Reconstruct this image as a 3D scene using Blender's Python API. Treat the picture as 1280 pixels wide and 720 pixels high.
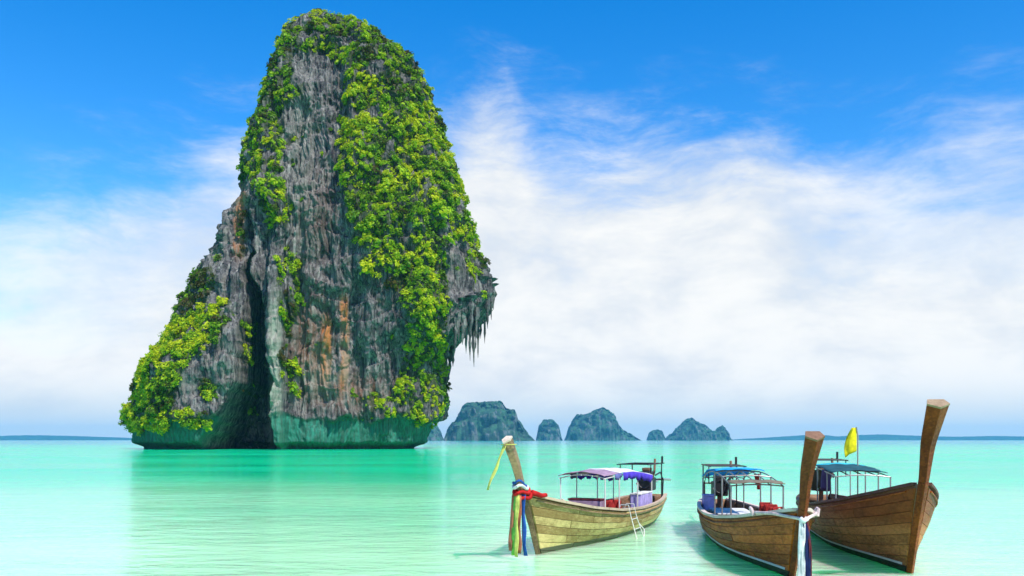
import bpy, math, random
import numpy as np
R = math.radians
random.seed(7)
rng = np.random.default_rng(11)
scene = bpy.context.scene
for o in list(bpy.data.objects): bpy.data.objects.remove(o)
COL = scene.collection

# ------------------------------------------------------------------ camera
FPX, HZ, CAMZ = 1100.0, 550.0, 2.2          # focal length and horizon row in photo pixels (1280x720), eye height
cam = bpy.data.cameras.new('camera'); camo = bpy.data.objects.new('camera', cam); COL.objects.link(camo)
cam.sensor_width = 36; cam.lens = 36*FPX/1280
cam.shift_y = (HZ-360)/1280
cam.clip_start = 0.1; cam.clip_end = 40000
camo.location = (0, 0, CAMZ); camo.rotation_euler = (R(90), 0, 0)
scene.camera = camo

# ------------------------------------------------------------------ sun / exposure
SUN_EL, SUN_AZ = R(54), R(143)              # azimuth clockwise from +Y (view direction): behind the right shoulder
sd = (math.sin(SUN_AZ)*math.cos(SUN_EL), math.cos(SUN_AZ)*math.cos(SUN_EL), math.sin(SUN_EL))
sun = bpy.data.lights.new('sun', 'SUN'); suno = bpy.data.objects.new('sun', sun); COL.objects.link(suno)
sun.energy = 4.8; sun.angle = R(0.53); sun.color = (1.0, 0.95, 0.87)
from mathutils import Vector, Matrix
suno.rotation_euler = Vector(sd).to_track_quat('Z', 'Y').to_euler()
suno.location = (40, -40, 160)
scene.view_settings.view_transform = 'Standard'; scene.view_settings.look = 'None'
scene.view_settings.exposure = 0.30; scene.view_settings.gamma = 1

# ------------------------------------------------------------------ node helpers
def nd(nt, typ, ins=None, **kw):
    n = nt.nodes.new(typ)
    for k, v in kw.items(): setattr(n, k, v)
    if ins:
        for k, v in ins.items():
            s = n.inputs[k]
            if isinstance(v, bpy.types.NodeSocket): nt.links.new(v, s)
            else: s.default_value = v
    return n
def mth(nt, op, a, b=0.0, c=None, clamp=False):
    n = nt.nodes.new('ShaderNodeMath'); n.operation = op; n.use_clamp = clamp
    for i, v in enumerate((a, b) if c is None else (a, b, c)):
        if isinstance(v, bpy.types.NodeSocket): nt.links.new(v, n.inputs[i])
        else: n.inputs[i].default_value = v
    return n.outputs[0]
def mapr(nt, v, a, b, c=0.0, d=1.0, smooth=True):
    n = nt.nodes.new('ShaderNodeMapRange'); n.interpolation_type = 'SMOOTHSTEP' if smooth else 'LINEAR'
    nt.links.new(v, n.inputs[0])
    for i, x in enumerate((a, b, c, d)): n.inputs[i+1].default_value = x
    return n.outputs[0]
def mixc(nt, f, a, b, mode='MIX'):
    n = nt.nodes.new('ShaderNodeMix'); n.data_type = 'RGBA'; n.blend_type = mode
    for s, v in ((n.inputs[0], f), (n.inputs[6], a), (n.inputs[7], b)):
        if isinstance(v, bpy.types.NodeSocket): nt.links.new(v, s)
        else: s.default_value = v if not isinstance(v, tuple) or len(v) == 4 else (*v, 1)
    return n.outputs[2]
def noise(nt, vec, scale, detail=4, rough=0.55, dist=0.0, out=0):
    n = nd(nt, 'ShaderNodeTexNoise', {'Scale': scale, 'Detail': detail, 'Roughness': rough, 'Distortion': dist})
    if vec is not None: nt.links.new(vec, n.inputs['Vector'])
    return n.outputs[out]
def vmap(nt, vec, scale=(1, 1, 1), rot=(0, 0, 0), loc=(0, 0, 0)):
    n = nd(nt, 'ShaderNodeMapping', {'Scale': scale, 'Rotation': rot, 'Location': loc}); nt.links.new(vec, n.inputs['Vector'])
    return n.outputs[0]

# ------------------------------------------------------------------ world: clear blue sky with a bank of soft cloud
w = bpy.data.worlds.new('World'); scene.world = w; w.use_nodes = True
nt = w.node_tree; nt.nodes.clear()
SKY = 0.10
sky = nd(nt, 'ShaderNodeTexSky', sky_type='NISHITA', sun_disc=False, sun_elevation=SUN_EL, sun_rotation=SUN_AZ, altitude=0, air_density=1.0, dust_density=0.3, ozone_density=3.0)
blue = nd(nt, 'ShaderNodeHueSaturation', {'Hue': 0.505, 'Saturation': 1.45, 'Value': 1.85, 'Color': sky.outputs[0]}).outputs[0]
gen = nd(nt, 'ShaderNodeTexCoord').outputs['Generated']
sx = nd(nt, 'ShaderNodeSeparateXYZ', {0: gen})
az = mth(nt, 'ARCTAN2', sx.outputs[0], sx.outputs[1]); el = mth(nt, 'ARCSINE', sx.outputs[2])
P = nd(nt, 'ShaderNodeCombineXYZ', {0: az, 1: el}).outputs[0]
warp = noise(nt, P, 5.0, 2, 0.5, out=1)
wv = nd(nt, 'ShaderNodeVectorMath', {0: warp, 1: (0.5, 0.5, 0.5)}, operation='SUBTRACT').outputs[0]
wv2 = nd(nt, 'ShaderNodeVectorMath', {0: wv, 'Scale': 0.07}, operation='SCALE').outputs[0]
Pw = nd(nt, 'ShaderNodeVectorMath', {0: P, 1: wv2}, operation='ADD').outputs[0]
streak = noise(nt, vmap(nt, Pw, (3.2, 9.5, 1), (0, 0, R(-14)), (5.7, 1.9, 0)), 1.6, 10, 0.66)
puff = noise(nt, vmap(nt, Pw, (4.0, 7.0, 1), loc=(9.3, 2.2, 1)), 1.3, 8, 0.58)
cur = nd(nt, 'ShaderNodeFloatCurve', {'Value': mth(nt, 'MULTIPLY_ADD', az, 1/1.2, 0.5, clamp=True)})
pts = []
for X, Y in ((-60, 300), (60, 262), (200, 212), (300, 176), (440, 180), (560, 150), (622, 112), (675, 168), (800, 168), (950, 160), (1030, 190), (1120, 180), (1280, 150), (1400, 200)):
    a = math.atan((X-640)/FPX); e = math.atan((HZ-Y)/FPX*math.cos(a)); pts.append((a/1.2+0.5, e/0.5))
c = cur.mapping.curves[0]
c.points[0].location = (0, pts[0][1]); c.points[1].location = (1, pts[-1][1])
for p in pts: c.points.new(*p)
cur.mapping.update()
edge = mth(nt, 'MULTIPLY', cur.outputs[0], 0.5)
d0 = mth(nt, 'SUBTRACT', edge, el)
n1 = mth(nt, 'MULTIPLY', mth(nt, 'SUBTRACT', streak, 0.5), 0.22)
bank = mapr(nt, mth(nt, 'ADD', d0, n1), -0.035, 0.085)
bank = mth(nt, 'MULTIPLY', bank, mapr(nt, puff, 0.18, 0.50, 0.72, 1.0))
veil = mapr(nt, mth(nt, 'ABSOLUTE', az), 0.26, 0.42)                      # the bank thins out to a veil towards both sides
thin = mapr(nt, mth(nt, 'ADD', d0, mth(nt, 'MULTIPLY', n1, 0.8)), 0.0, 0.18, 0.70, 1.0)
bank = mth(nt, 'MULTIPLY', bank, mth(nt, 'ADD', mth(nt, 'MULTIPLY', veil, thin), mth(nt, 'SUBTRACT', 1.0, veil)))
low = mapr(nt, mth(nt, 'ADD', el, mth(nt, 'MULTIPLY', mth(nt, 'SUBTRACT', puff, 0.5), 0.10)), 0.20, 0.09)   # solid white low down
cirrus = mth(nt, 'MULTIPLY', mapr(nt, streak, 0.42, 0.72), mapr(nt, mth(nt, 'ADD', d0, n1), -0.08, 0.0, 0.0, 0.18))
dens = mth(nt, 'MAXIMUM', mth(nt, 'MAXIMUM', bank, cirrus), low)
shade = mapr(nt, mth(nt, 'ADD', puff, mth(nt, 'MULTIPLY', streak, 0.6)), 0.62, 0.98)
white = mixc(nt, shade, (6.0, 6.5, 7.2), (8.2, 8.2, 8.1))
hzc = mixc(nt, mapr(nt, el, 0.0, 0.075), (5.7, 6.6, 7.1), white)
skyc = mixc(nt, dens, blue, hzc)
bg = nd(nt, 'ShaderNodeBackground', {'Color': skyc, 'Strength': SKY})
out = nd(nt, 'ShaderNodeOutputWorld', {'Surface': bg.outputs[0]})

# ------------------------------------------------------------------ material helpers
def mat(name):
    m = bpy.data.materials.new(name); m.use_nodes = True; t = m.node_tree
    b = t.nodes['Principled BSDF']; return m, t, b
def plain(name, col, rough=0.6, var=0.25, scale=9.0, metal=0.0, bump=0.0, spec=0.4):
    m, t, b = mat(name)
    oc = nd(t, 'ShaderNodeTexCoord').outputs['Object']
    n = noise(t, oc, scale, 5, 0.6); n2 = noise(t, oc, scale*0.2, 2, 0.5)
    f = mth(t, 'MULTIPLY', mth(t, 'ADD', n, n2), 0.5)
    oi = nd(t, 'ShaderNodeObjectInfo').outputs['Random']
    dk = tuple(c*(1-var) for c in col); lt = tuple(min(1, c*(1+var)) for c in col)
    c = mixc(t, mapr(t, mth(t, 'ADD', f, mth(t, 'MULTIPLY', mth(t, 'SUBTRACT', oi, 0.5), 0.15)), 0.3, 0.7), dk, lt)
    t.links.new(c, b.inputs['Base Color']); b.inputs['Roughness'].default_value = rough; b.inputs['Metallic'].default_value = metal
    b.inputs['Specular IOR Level'].default_value = spec
    if bump:
        bp = nd(t, 'ShaderNodeBump', {'Height': n, 'Strength': bump, 'Distance': 0.02}); t.links.new(bp.outputs[0], b.inputs['Normal'])
    return m
def wood(name, c_dark, c_light, paint=None, paint_z=0.10, rough=0.55, upper=None, upper_z=0.8):
    m, t, b = mat(name)
    oc = nd(t, 'ShaderNodeTexCoord').outputs['Object']
    oi = nd(t, 'ShaderNodeObjectInfo').outputs['Random']
    off = nd(t, 'ShaderNodeCombineXYZ', {0: mth(t, 'MULTIPLY', oi, 37.0), 1: mth(t, 'MULTIPLY', oi, 11.0)}).outputs[0]
    v = nd(t, 'ShaderNodeVectorMath', {0: oc, 1: off}, operation='ADD').outputs[0]
    grain = noise(t, vmap(t, v, (1.3, 14, 14)), 2.2, 7, 0.65, 0.4)
    blot = noise(t, v, 1.7, 4, 0.6)
    f = mth(t, 'ADD', mth(t, 'MULTIPLY', grain, 0.55), mth(t, 'MULTIPLY', blot, 0.45))
    f = mth(t, 'ADD', f, mth(t, 'MULTIPLY', mth(t, 'SUBTRACT', oi, 0.5), 0.26))
    c = mixc(t, mapr(t, f, 0.30, 0.68), c_dark, c_light)
    z = nd(t, 'ShaderNodeSeparateXYZ', {0: oc}).outputs[2]
    zz = mth(t, 'ADD', z, mth(t, 'MULTIPLY', mth(t, 'SUBTRACT', blot, 0.5), 0.30))
    if upper:
        c = mixc(t, mapr(t, zz, upper_z-0.16, upper_z+0.12), c, mixc(t, mapr(t, f, 0.32, 0.66), tuple(x*0.45 for x in upper), upper))
    # dark knots, rain streaks and nail stains
    st = noise(t, vmap(t, v, (7, 7, 0.9)), 1.6, 5, 0.6)
    c = mixc(t, mapr(t, st, 0.56, 0.74, 0, 0.55), c, tuple(x*0.28 for x in c_dark))
    if paint: c = mixc(t, mapr(t, mth(t, 'ADD', z, mth(t, 'MULTIPLY', mth(t, 'SUBTRACT', blot, 0.5), 0.05)), paint_z-0.01, paint_z+0.012), paint, c)
    t.links.new(c, b.inputs['Base Color'])
    t.links.new(mapr(t, grain, 0.3, 0.7, rough+0.12, rough-0.12), b.inputs['Roughness'])
    b.inputs['Specular IOR Level'].default_value = 0.18
    bp = nd(t, 'ShaderNodeBump', {'Height': grain, 'Strength': 0.35, 'Distance': 0.012}); t.links.new(bp.outputs[0], b.inputs['Normal'])
    return m
def cloth(name, col, trans=0.25, var=0.22):
    m, t, b = mat(name)
    oc = nd(t, 'ShaderNodeTexCoord').outputs['Object']
    n = noise(t, oc, 6.0, 4, 0.6)
    c = mixc(t, mapr(t, n, 0.3, 0.7), tuple(x*(1-var) for x in col), tuple(min(1, x*(1+var)) for x in col))
    t.links.new(c, b.inputs['Base Color']); b.inputs['Roughness'].default_value = 0.8; b.inputs['Specular IOR Level'].default_value = 0.2
    tr = nd(t, 'ShaderNodeBsdfTranslucent', {'Color': c})
    mx = nd(t, 'ShaderNodeMixShader', {0: trans, 1: b.outputs[0], 2: tr.outputs[0]})
    t.links.new(mx.outputs[0], t.nodes['Material Output'].inputs['Surface'])
    return m

# ------------------------------------------------------------------ object helpers
def mesh_from(name, V, F, material=None, smooth=False):
    me = bpy.data.meshes.new(name)
    V = np.asarray(V, dtype=np.float32)
    if isinstance(F, np.ndarray):
        k = F.shape[1]; me.vertices.add(len(V)); me.vertices.foreach_set('co', V.ravel())
        me.loops.add(F.size); me.loops.foreach_set('vertex_index', F.astype(np.int32).ravel())
        me.polygons.add(len(F)); me.polygons.foreach_set('loop_start', np.arange(0, F.size, k, dtype=np.int32))
        me.update(calc_edges=True)
    else:
        me.from_pydata([tuple(map(float, v)) for v in V], [], F)
    if smooth: me.polygons.foreach_set('use_smooth', np.ones(len(me.polygons), dtype=bool))
    if material: me.materials.append(material)
    me.update(); return me
def link(name, data, parent=None):
    o = bpy.data.objects.new(name, data); COL.objects.link(o)
    if parent: o.parent = parent
    return o
def tag(o, label=None, cat=None, group=None, kind=None):
    for k, v in (('label', label), ('category', cat), ('group', group), ('kind', kind)):
        if v: o[k] = v
    return o
def empty(name, loc=(0, 0, 0), rz=0.0):
    o = bpy.data.objects.new(name, None); COL.objects.link(o); o.location = loc; o.rotation_euler = (0, 0, rz); o.empty_display_size = 0.3
    return o
class MB:
    def __init__(s): s.v = []; s.f = []
    def add(s, V, F):
        b = len(s.v); s.v += [tuple(p) for p in V]; s.f += [tuple(i+b for i in f) for f in F]; return s
    def box(s, c, size, rot=None):
        hx, hy, hz = (d/2 for d in size)
        V = [Vector((x, y, z)) for x in (-hx, hx) for y in (-hy, hy) for z in (-hz, hz)]
        if rot is not None: V = [rot @ v for v in V]
        V = [v+Vector(c) for v in V]
        return s.add(V, [(0, 1, 3, 2), (4, 6, 7, 5), (0, 4, 5, 1), (2, 3, 7, 6), (0, 2, 6, 4), (1, 5, 7, 3)])
    def tube(s, pts, r, n=6, r2=None, cap=True):
        pts = [Vector(p) for p in pts]; m = len(pts); V = []; up = Vector((0, 0, 1))
        for i, p in enumerate(pts):
            d = (pts[min(i+1, m-1)]-pts[max(i-1, 0)]).normalized()
            a = d.cross(up if abs(d.z) < 0.93 else Vector((1, 0, 0))).normalized(); b = d.cross(a)
            rr = r if r2 is None else r+(r2-r)*i/(m-1)
            V += [p+a*rr*math.cos(2*math.pi*j/n)+b*rr*math.sin(2*math.pi*j/n) for j in range(n)]
        F = [(i*n+j, i*n+(j+1) % n, (i+1)*n+(j+1) % n, (i+1)*n+j) for i in range(m-1) for j in range(n)]
        if cap: F += [tuple(range(n-1, -1, -1)), tuple(range((m-1)*n, m*n))]
        return s.add(V, F)
    def sheet(s, grid, th):
        # grid[i][j] points -> closed sheet of thickness th (offset along local normal)
        a = np.array(grid, dtype=float); ni, nj = a.shape[:2]
        du = np.gradient(a, axis=0); dv = np.gradient(a, axis=1)
        n = np.cross(du, dv); n /= np.linalg.norm(n, axis=2, keepdims=True)+1e-9
        top = (a+n*th/2).reshape(-1, 3); bot = (a-n*th/2).reshape(-1, 3); N = ni*nj; F = []
        I = lambda i, j: i*nj+j
        for i in range(ni-1):
            for j in range(nj-1):
                F.append((I(i, j), I(i+1, j), I(i+1, j+1), I(i, j+1)))
                F.append((N+I(i, j+1), N+I(i+1, j+1), N+I(i+1, j), N+I(i, j)))
        ring = [I(i, 0) for i in range(ni)]+[I(ni-1, j) for j in range(1, nj)]+[I(i, nj-1) for i in range(ni-2, -1, -1)]+[I(0, j) for j in range(nj-2, 0, -1)]
        for q in range(len(ring)):
            x, y = ring[q], ring[(q+1) % len(ring)]; F.append((y, x, N+x, N+y))
        return s.add(list(top)+list(bot), F)
    def build(s, name, material, parent=None, smooth=False, bevel=0.0):
        o = link(name, mesh_from(name, s.v, s.f, material, smooth), parent)
        if bevel:
            md = o.modifiers.new('bevel', 'BEVEL'); md.width = bevel; md.segments = 2; md.limit_method = 'ANGLE'
        return o

# ------------------------------------------------------------------ numpy gradient noise
def _hash(i, j, k, seed):
    h = (i*374761393+j*668265263+k*2147483647+seed*1274126177) & 0xFFFFFFFF
    h = ((h ^ (h >> 13))*1274126177) & 0xFFFFFFFF
    h = ((h ^ (h >> 16))*2246822519) & 0xFFFFFFFF
    return (h ^ (h >> 15)) & 0xFFFFFFFF
def gnoise(p, seed=0):
    p = np.asarray(p, dtype=np.float64); i0 = np.floor(p).astype(np.int64); f = p-i0
    u = f*f*f*(f*(f*6-15)+10); res = 0
    for dx in (0, 1):
        for dy in (0, 1):
            for dz in (0, 1):
                h = _hash(i0[:, 0]+dx, i0[:, 1]+dy, i0[:, 2]+dz, seed)
                a = (h & 0xFFFF)/65535.0*2*np.pi; b = ((h >> 16) & 0xFFFF)/65535.0*2-1; q = np.sqrt(1-b*b)
                g = (f[:, 0]-dx)*q*np.cos(a)+(f[:, 1]-dy)*q*np.sin(a)+(f[:, 2]-dz)*b
                res = res+g*(u[:, 0] if dx else 1-u[:, 0])*(u[:, 1] if dy else 1-u[:, 1])*(u[:, 2] if dz else 1-u[:, 2])
    return res*1.5
def fbm(p, oct=4, seed=0, gain=0.5):
    r = 0; a = 1; s = 1
    for o in range(oct): r = r+a*gnoise(p*s, seed+o*17); a *= gain; s *= 2.03
    return r
def ridged(p, oct=3, seed=0, gain=0.5):
    r = 0; a = 1; s = 1
    for o in range(oct): r = r+a*(1-2*np.abs(gnoise(p*s, seed+o*17))); a *= gain; s *= 2.07
    return r-0.9
def sstep(a, b, x): t = np.clip((x-a)/(b-a), 0, 1); return t*t*(3-2*t)
def itp(tab, x): tab = sorted(tab); return np.interp(x, [q[0] for q in tab], [q[1] for q in tab])
def inpoly(poly, x, y):
    r = np.zeros(len(x), dtype=bool); n = len(poly)
    for i in range(n):
        x1, y1 = poly[i]; x2, y2 = poly[(i+1) % n]
        if y1 == y2: continue
        c = ((y1 > y) != (y2 > y)) & (x < (x2-x1)*(y-y1)/(y2-y1)+x1); r ^= c
    return r

# ================================================================== SETTING: sea
m, t, b = mat('sea_water'); t.nodes.remove(b)
pos = nd(t, 'ShaderNodeNewGeometry').outputs['Position']
sp = nd(t, 'ShaderNodeSeparateXYZ', {0: pos})
dist = sp.outputs[1]
w1 = noise(t, vmap(t, pos, (0.6, 1.2, 1), (0, 0, R(12))), 1.5, 5, 0.6, 0.3)
w2 = noise(t, vmap(t, pos, (0.16, 0.34, 1), (0, 0, R(-9))), 1.0, 3, 0.5, 0.4)
w3 = noise(t, vmap(t, pos, (0.02, 0.06, 1), (0, 0, R(5))), 1.0, 3, 0.5, 0.2)
hgt = mth(t, 'ADD', mth(t, 'MULTIPLY', w1, 0.10), mth(t, 'MULTIPLY', w2, 0.20))
calm = mapr(t, w3, 0.35, 0.65, 0.35, 1.0)
bp = nd(t, 'ShaderNodeBump', {'Height': hgt, 'Strength': calm, 'Distance': 1.0})
patch = noise(t, vmap(t, pos, (0.012, 0.03, 1)), 1.0, 4, 0.55, 0.3)
shal = mapr(t, mth(t, 'ADD', dist, mth(t, 'MULTIPLY', mth(t, 'SUBTRACT', patch, 0.5), 40)), 8, 62)
body = mixc(t, shal, (0.36, 0.78, 0.38), (0.001, 0.56, 0.20))          # pale sand shoal to deeper emerald
deep = mapr(t, dist, 150, 600)
body = mixc(t, deep, body, (0.01, 0.28, 0.30))
body = mixc(t, mapr(t, patch, 0.45, 0.7, 0, 0.40), body, (0.01, 0.50, 0.25))
dif = nd(t, 'ShaderNodeSubsurfaceScattering', {'Color': body, 'Radius': (0.25, 1.0, 0.5), 'Scale': 3.0}, falloff='RANDOM_WALK')   # turbid, sunlit shallows
gl = nd(t, 'ShaderNodeBsdfGlossy', {'Color': (1, 1, 1, 1), 'Roughness': 0.05, 'Normal': bp.outputs[0]})
fr = nd(t, 'ShaderNodeFresnel', {'IOR': 1.33, 'Normal': bp.outputs[0]})
fac = mapr(t, fr.outputs[0], 0.0, 0.9, 0.0, 0.73, smooth=False)
mx = nd(t, 'ShaderNodeMixShader', {0: fac, 1: dif.outputs[0], 2: gl.outputs[0]})
t.links.new(mx.outputs[0], t.nodes['Material Output'].inputs['Surface'])
SEA = m
ys = np.concatenate([np.linspace(-300, 40, 12), np.geomspace(50, 8500, 30)]); xs = np.linspace(-8500, 8500, 41)
gx, gy = np.meshgrid(xs, ys); V = np.stack([gx.ravel(), gy.ravel(), np.zeros(gx.size)], 1)
nx = len(xs); F = np.array([(j*nx+i, j*nx+i+1, (j+1)*nx+i+1, (j+1)*nx+i) for j in range(len(ys)-1) for i in range(nx-1)])
tag(link('water', mesh_from('water', V, F, SEA)), 'calm pale turquoise sea reaching out to the horizon', 'sea', kind='structure')

# ================================================================== LIMESTONE TOWER
YC = 226.0; S = YC/FPX
SIL_L = [(2, 397), (15, 386), (25, 368), (45, 352), (80, 341), (100, 335), (130, 322), (160, 312), (190, 303), (215, 300), (245, 292), (275, 273), (300, 266), (330, 262), (350, 246), (365, 233), (400, 214), (430, 204), (460, 181), (490, 166), (510, 157), (525, 154), (540, 158), (550, 161), (562, 165), (590, 168)]
SIL_R = [(2, 402), (15, 424), (20, 445), (35, 470), (50, 495), (70, 515), (85, 534), (100, 541), (120, 547), (150, 557), (180, 569), (215, 584), (250, 597), (280, 606), (310, 611), (330, 613), (350, 617), (370, 620), (385, 618), (395, 610), (410, 592), (425, 576), (440, 563), (455, 558), (470, 557), (500, 553), (520, 548), (535, 541), (550, 538), (562, 537), (590, 536)]
SIL_L = [(y, x+float(np.interp(y, [0, 60, 230, 260, 300, 345, 370, 400, 470, 545, 560], [8, 12, 14, 24, 23, 16, 10, 18, 27, 22, 8]))) for y, x in SIL_L]   # bare rock lies inside the leafy outline
SIL_R = [(y, x-float(np.interp(y, [0, 20, 60, 120, 160, 300, 340, 390, 420], [14, 22, 18, 15, 18, 21, 12, 8, 2]))) for y, x in SIL_R]
ztop = CAMZ+(HZ-17)*S
NR, NF, NB = 560, 640, 70
zz = np.concatenate([np.linspace(-3.0, ztop*0.97, NR-30), ztop*0.97+(ztop*0.03)*np.sin(np.linspace(0.02, 1, 30)*np.pi/2)])
py = HZ-(zz-CAMZ)/S
XL = (itp(SIL_L, py)-640)*S; XR = (itp(SIL_R, py)-640)*S
ker = np.ones(7)/7
sm = lambda a: np.convolve(np.pad(a, 3, mode='edge'), ker, 'valid')
XL, XR = sm(XL), sm(XR)
cx = (XL+XR)/2; hw = (XR-XL)/2
cap = np.sqrt(np.clip((zz[-1]-zz)/2.2, 0.0, 1)); cap = np.clip(cap, 0.02, 1)
hw = hw*np.clip(cap*1.2, 0, 1)
D = np.minimum(hw*0.80, 24.5)
D = np.convolve(np.pad(D, 20, mode='edge'), np.ones(41)/41, 'valid')*np.clip(cap*1.2, 0, 1)
# unit superellipse resampled by arc length
th = np.linspace(0, 2*np.pi, 6001); n_ = 2.5
ux = np.sign(np.cos(th))*np.abs(np.cos(th))**(2/n_); uy = -np.sign(np.sin(th))*np.abs(np.sin(th))**(2/n_)
arc = np.concatenate([[0], np.cumsum(np.hypot(np.diff(ux), np.diff(uy)*0.7))])
half = np.interp(3000, np.arange(6001), arc)
q = np.concatenate([np.linspace(-0.10*half, 1.10*half, NF, endpoint=False), np.linspace(1.10*half, 1.90*half, NB, endpoint=False)])
q = np.mod(q, arc[-1])
UX = np.interp(q, arc, ux); UY = np.interp(q, arc, uy); NC = NF+NB
X = cx[:, None]+hw[:, None]*UX[None]; Yy = YC+D[:, None]*UY[None]; Z = np.repeat(zz[:, None], NC, 1)
p0 = np.stack([X.ravel(), Yy.ravel(), Z.ravel()], 1)
nrm = np.stack([(np.sign(UX)*np.abs(UX)**(n_-1))[None]/np.maximum(hw, .5)[:, None], (np.sign(UY)*np.abs(UY)**(n_-1))[None]/np.maximum(D, .5)[:, None]], 2).reshape(-1, 2)
nrm /= np.linalg.norm(nrm, axis=1, keepdims=True)+1e-9
PX = 640+p0[:, 0]*FPX/p0[:, 1]; PY = HZ-(p0[:, 2]-CAMZ)*FPX/p0[:, 1]
front = sstep(-0.15, 0.45, -nrm[:, 1])
# features of the face (front elevation), forward is towards -Y
def bump(cx_, cy_, rx, ry): return np.exp(-(((PX-cx_)/rx)**2+((PY-cy_)/ry)**2))
wob = 5*gnoise(p0*np.array([0, 0, 0.16])+3, 5)+2.0*gnoise(p0*np.array([0, 0, 0.6])+9, 6)
ccx = itp([(270, 306), (340, 311), (400, 319), (480, 321), (560, 297), (600, 295)], PY)+wob
chw = itp([(270, 2), (340, 6), (400, 13), (450, 18), (520, 30), (560, 46), (600, 46)], PY)
cdp = itp([(265, 0), (330, 6), (400, 16), (480, 24), (560, 27), (600, 27)], PY)
cleft = cdp*(1-sstep(0.86, 1.06, np.abs(PX-ccx)/chw))
fwd = -cleft
pil = (1-sstep(5, 13, np.abs(PX-(346+wob*0.6))))*sstep(300, 350, PY)*3.2
fwd += pil
fwd += 6.5*bump(225, 500, 75, 95)+2.5*bump(285, 420, 26, 60)
fwd -= 3.2*bump(415, 430, 55, 90)
fwd += 3.0*bump(528, 430, 32, 120)+2.0*bump(470, 200, 60, 120)
fwd -= 2.6*(1-sstep(20, 48, np.abs(PX-396)))*sstep(45, 80, PY)*(1-sstep(290, 360, PY))
fwd -= 2.2*(1-sstep(3, 11, np.abs(PX-(374+wob))))*sstep(300, 360, PY)*(1-sstep(480, 530, PY))
fwd -= 2.0*(1-sstep(4, 14, np.abs(PX-(300+wob))))*(1-sstep(300, 340, PY))*sstep(200, 240, PY)
fwd -= 3.0*bump(575, 330, 14, 45)
# noise relief
jx = p0+2.2*np.stack([gnoise(p0/9.0, 41), gnoise(p0/9.0, 42), 0*p0[:, 0]], 1)
steep = 1-0.6*np.clip(bump(215, 480, 80, 110), 0, 1)
n_big = fbm(p0/17.0, 3, 1)*2.6
n_flute = ridged(jx*np.array([1/5.5, 1/5.5, 1/60.0]), 3, 21)*1.7*steep
n_fine = ridged(jx*np.array([1/1.7, 1/1.7, 1/22.0]), 3, 23)*0.75*steep
n_rough = fbm(p0*np.array([1/2.4, 1/2.4, 1/2.6]), 4, 31)*0.55
n_grit = ridged(jx*np.array([1/0.75, 1/0.75, 1/4.0]), 2, 27)*0.30
saw = np.mod(p0[:, 2]/7.5+1.3*fbm(p0/14.0, 2, 51)+0.5, 1.0)
n_ledge = (saw-0.5)*0.55*sstep(8, 14, p0[:, 2])
amp = np.clip(np.repeat(cap, NC), 0.05, 1)*np.clip(np.repeat(hw, NC)/12.0, 0.2, 1)
band = 1-sstep(-0.8, 0.6, p0[:, 2]-(7.6+1.1*gnoise(p0/5.0, 61)+0.8*gnoise(p0/1.6, 62)+1.5*gnoise(p0*np.array([0.16, 0.16, 0.03]), 64)+1.1*gnoise(p0*np.array([0.9, 0.9, 0.06]), 65)))      # tidal band: green light off the water painted in with algae
rel = (n_big+n_flute+n_fine+n_rough+n_ledge+n_grit)*amp*(1-0.55*band)
rel -= band*1.3
rel -= (1-sstep(0.2, 1.9, p0[:, 2]+0.3*gnoise(p0/3.0, 63)))*3.2                                  # notch at the waterline
dispY = -fwd*front
V = p0.copy()
V[:, 0] += nrm[:, 0]*rel; V[:, 1] += nrm[:, 1]*rel+dispY
V[:, 2] += 0.35*fbm(p0/2.1, 2, 71)*np.clip(amp, 0, 1)*(p0[:, 2] > 1)
idx = np.arange(NR*NC).reshape(NR, NC); nxt = np.roll(idx, -1, 1)
F = np.stack([idx[:-1].ravel(), idx[1:].ravel(), nxt[1:].ravel(), nxt[:-1].ravel()], 1)
# (front of ring runs +x -> -x)
PX = 640+V[:, 0]*FPX/V[:, 1]; PY = HZ-(V[:, 2]-CAMZ)*FPX/V[:, 1]

m, t, b = mat('limestone')
pos = nd(t, 'ShaderNodeTexCoord').outputs['Object']
at = lambda n: nd(t, 'ShaderNodeAttribute', attribute_name=n).outputs['Fac']
s1 = noise(t, vmap(t, pos, (0.55, 0.55, 0.035)), 1.0, 7, 0.62, 0.25)
s2 = noise(t, vmap(t, pos, (1.9, 1.9, 0.10), loc=(5, 2, 0)), 1.0, 6, 0.65, 0.3)
g1 = noise(t, pos, 0.35, 6, 0.65)
g2 = noise(t, pos, 1.6, 6, 0.7)
base = mixc(t, mapr(t, mth(t, 'ADD', mth(t, 'MULTIPLY', g1, 0.5), mth(t, 'MULTIPLY', s1, 0.5)), 0.36, 0.62), (0.034, 0.035, 0.039), (0.195, 0.188, 0.178))
base = mixc(t, mapr(t, s2, 0.47, 0.60, 0, 0.88), base, (0.014, 0.015, 0.020))
base = mixc(t, mapr(t, g2, 0.60, 0.74, 0, 0.5), base, (0.27, 0.26, 0.24))
base = mixc(t, mapr(t, mth(t, 'ADD', s1, mth(t, 'MULTIPLY', g2, 0.4)), 0.74, 0.86, 0, 0.25), base, (0.20, 0.15, 0.11))
g3 = noise(t, vmap(t, pos, (3.2, 3.2, 1.1)), 1.0, 4, 0.7)
base = mixc(t, mapr(t, g3, 0.56, 0.68, 0, 0.45), base, (0.27, 0.265, 0.25))
base = mixc(t, mapr(t, g3, 0.46, 0.34, 0, 0.55), base, (0.018, 0.018, 0.022))
s4 = noise(t, vmap(t, pos, (0.9, 0.9, 0.022), loc=(31, 7, 3)), 1.0, 5, 0.6, 0.2)
base = mixc(t, mapr(t, s4, 0.56, 0.68, 0, 0.65), base, (0.33, 0.325, 0.30))
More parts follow.
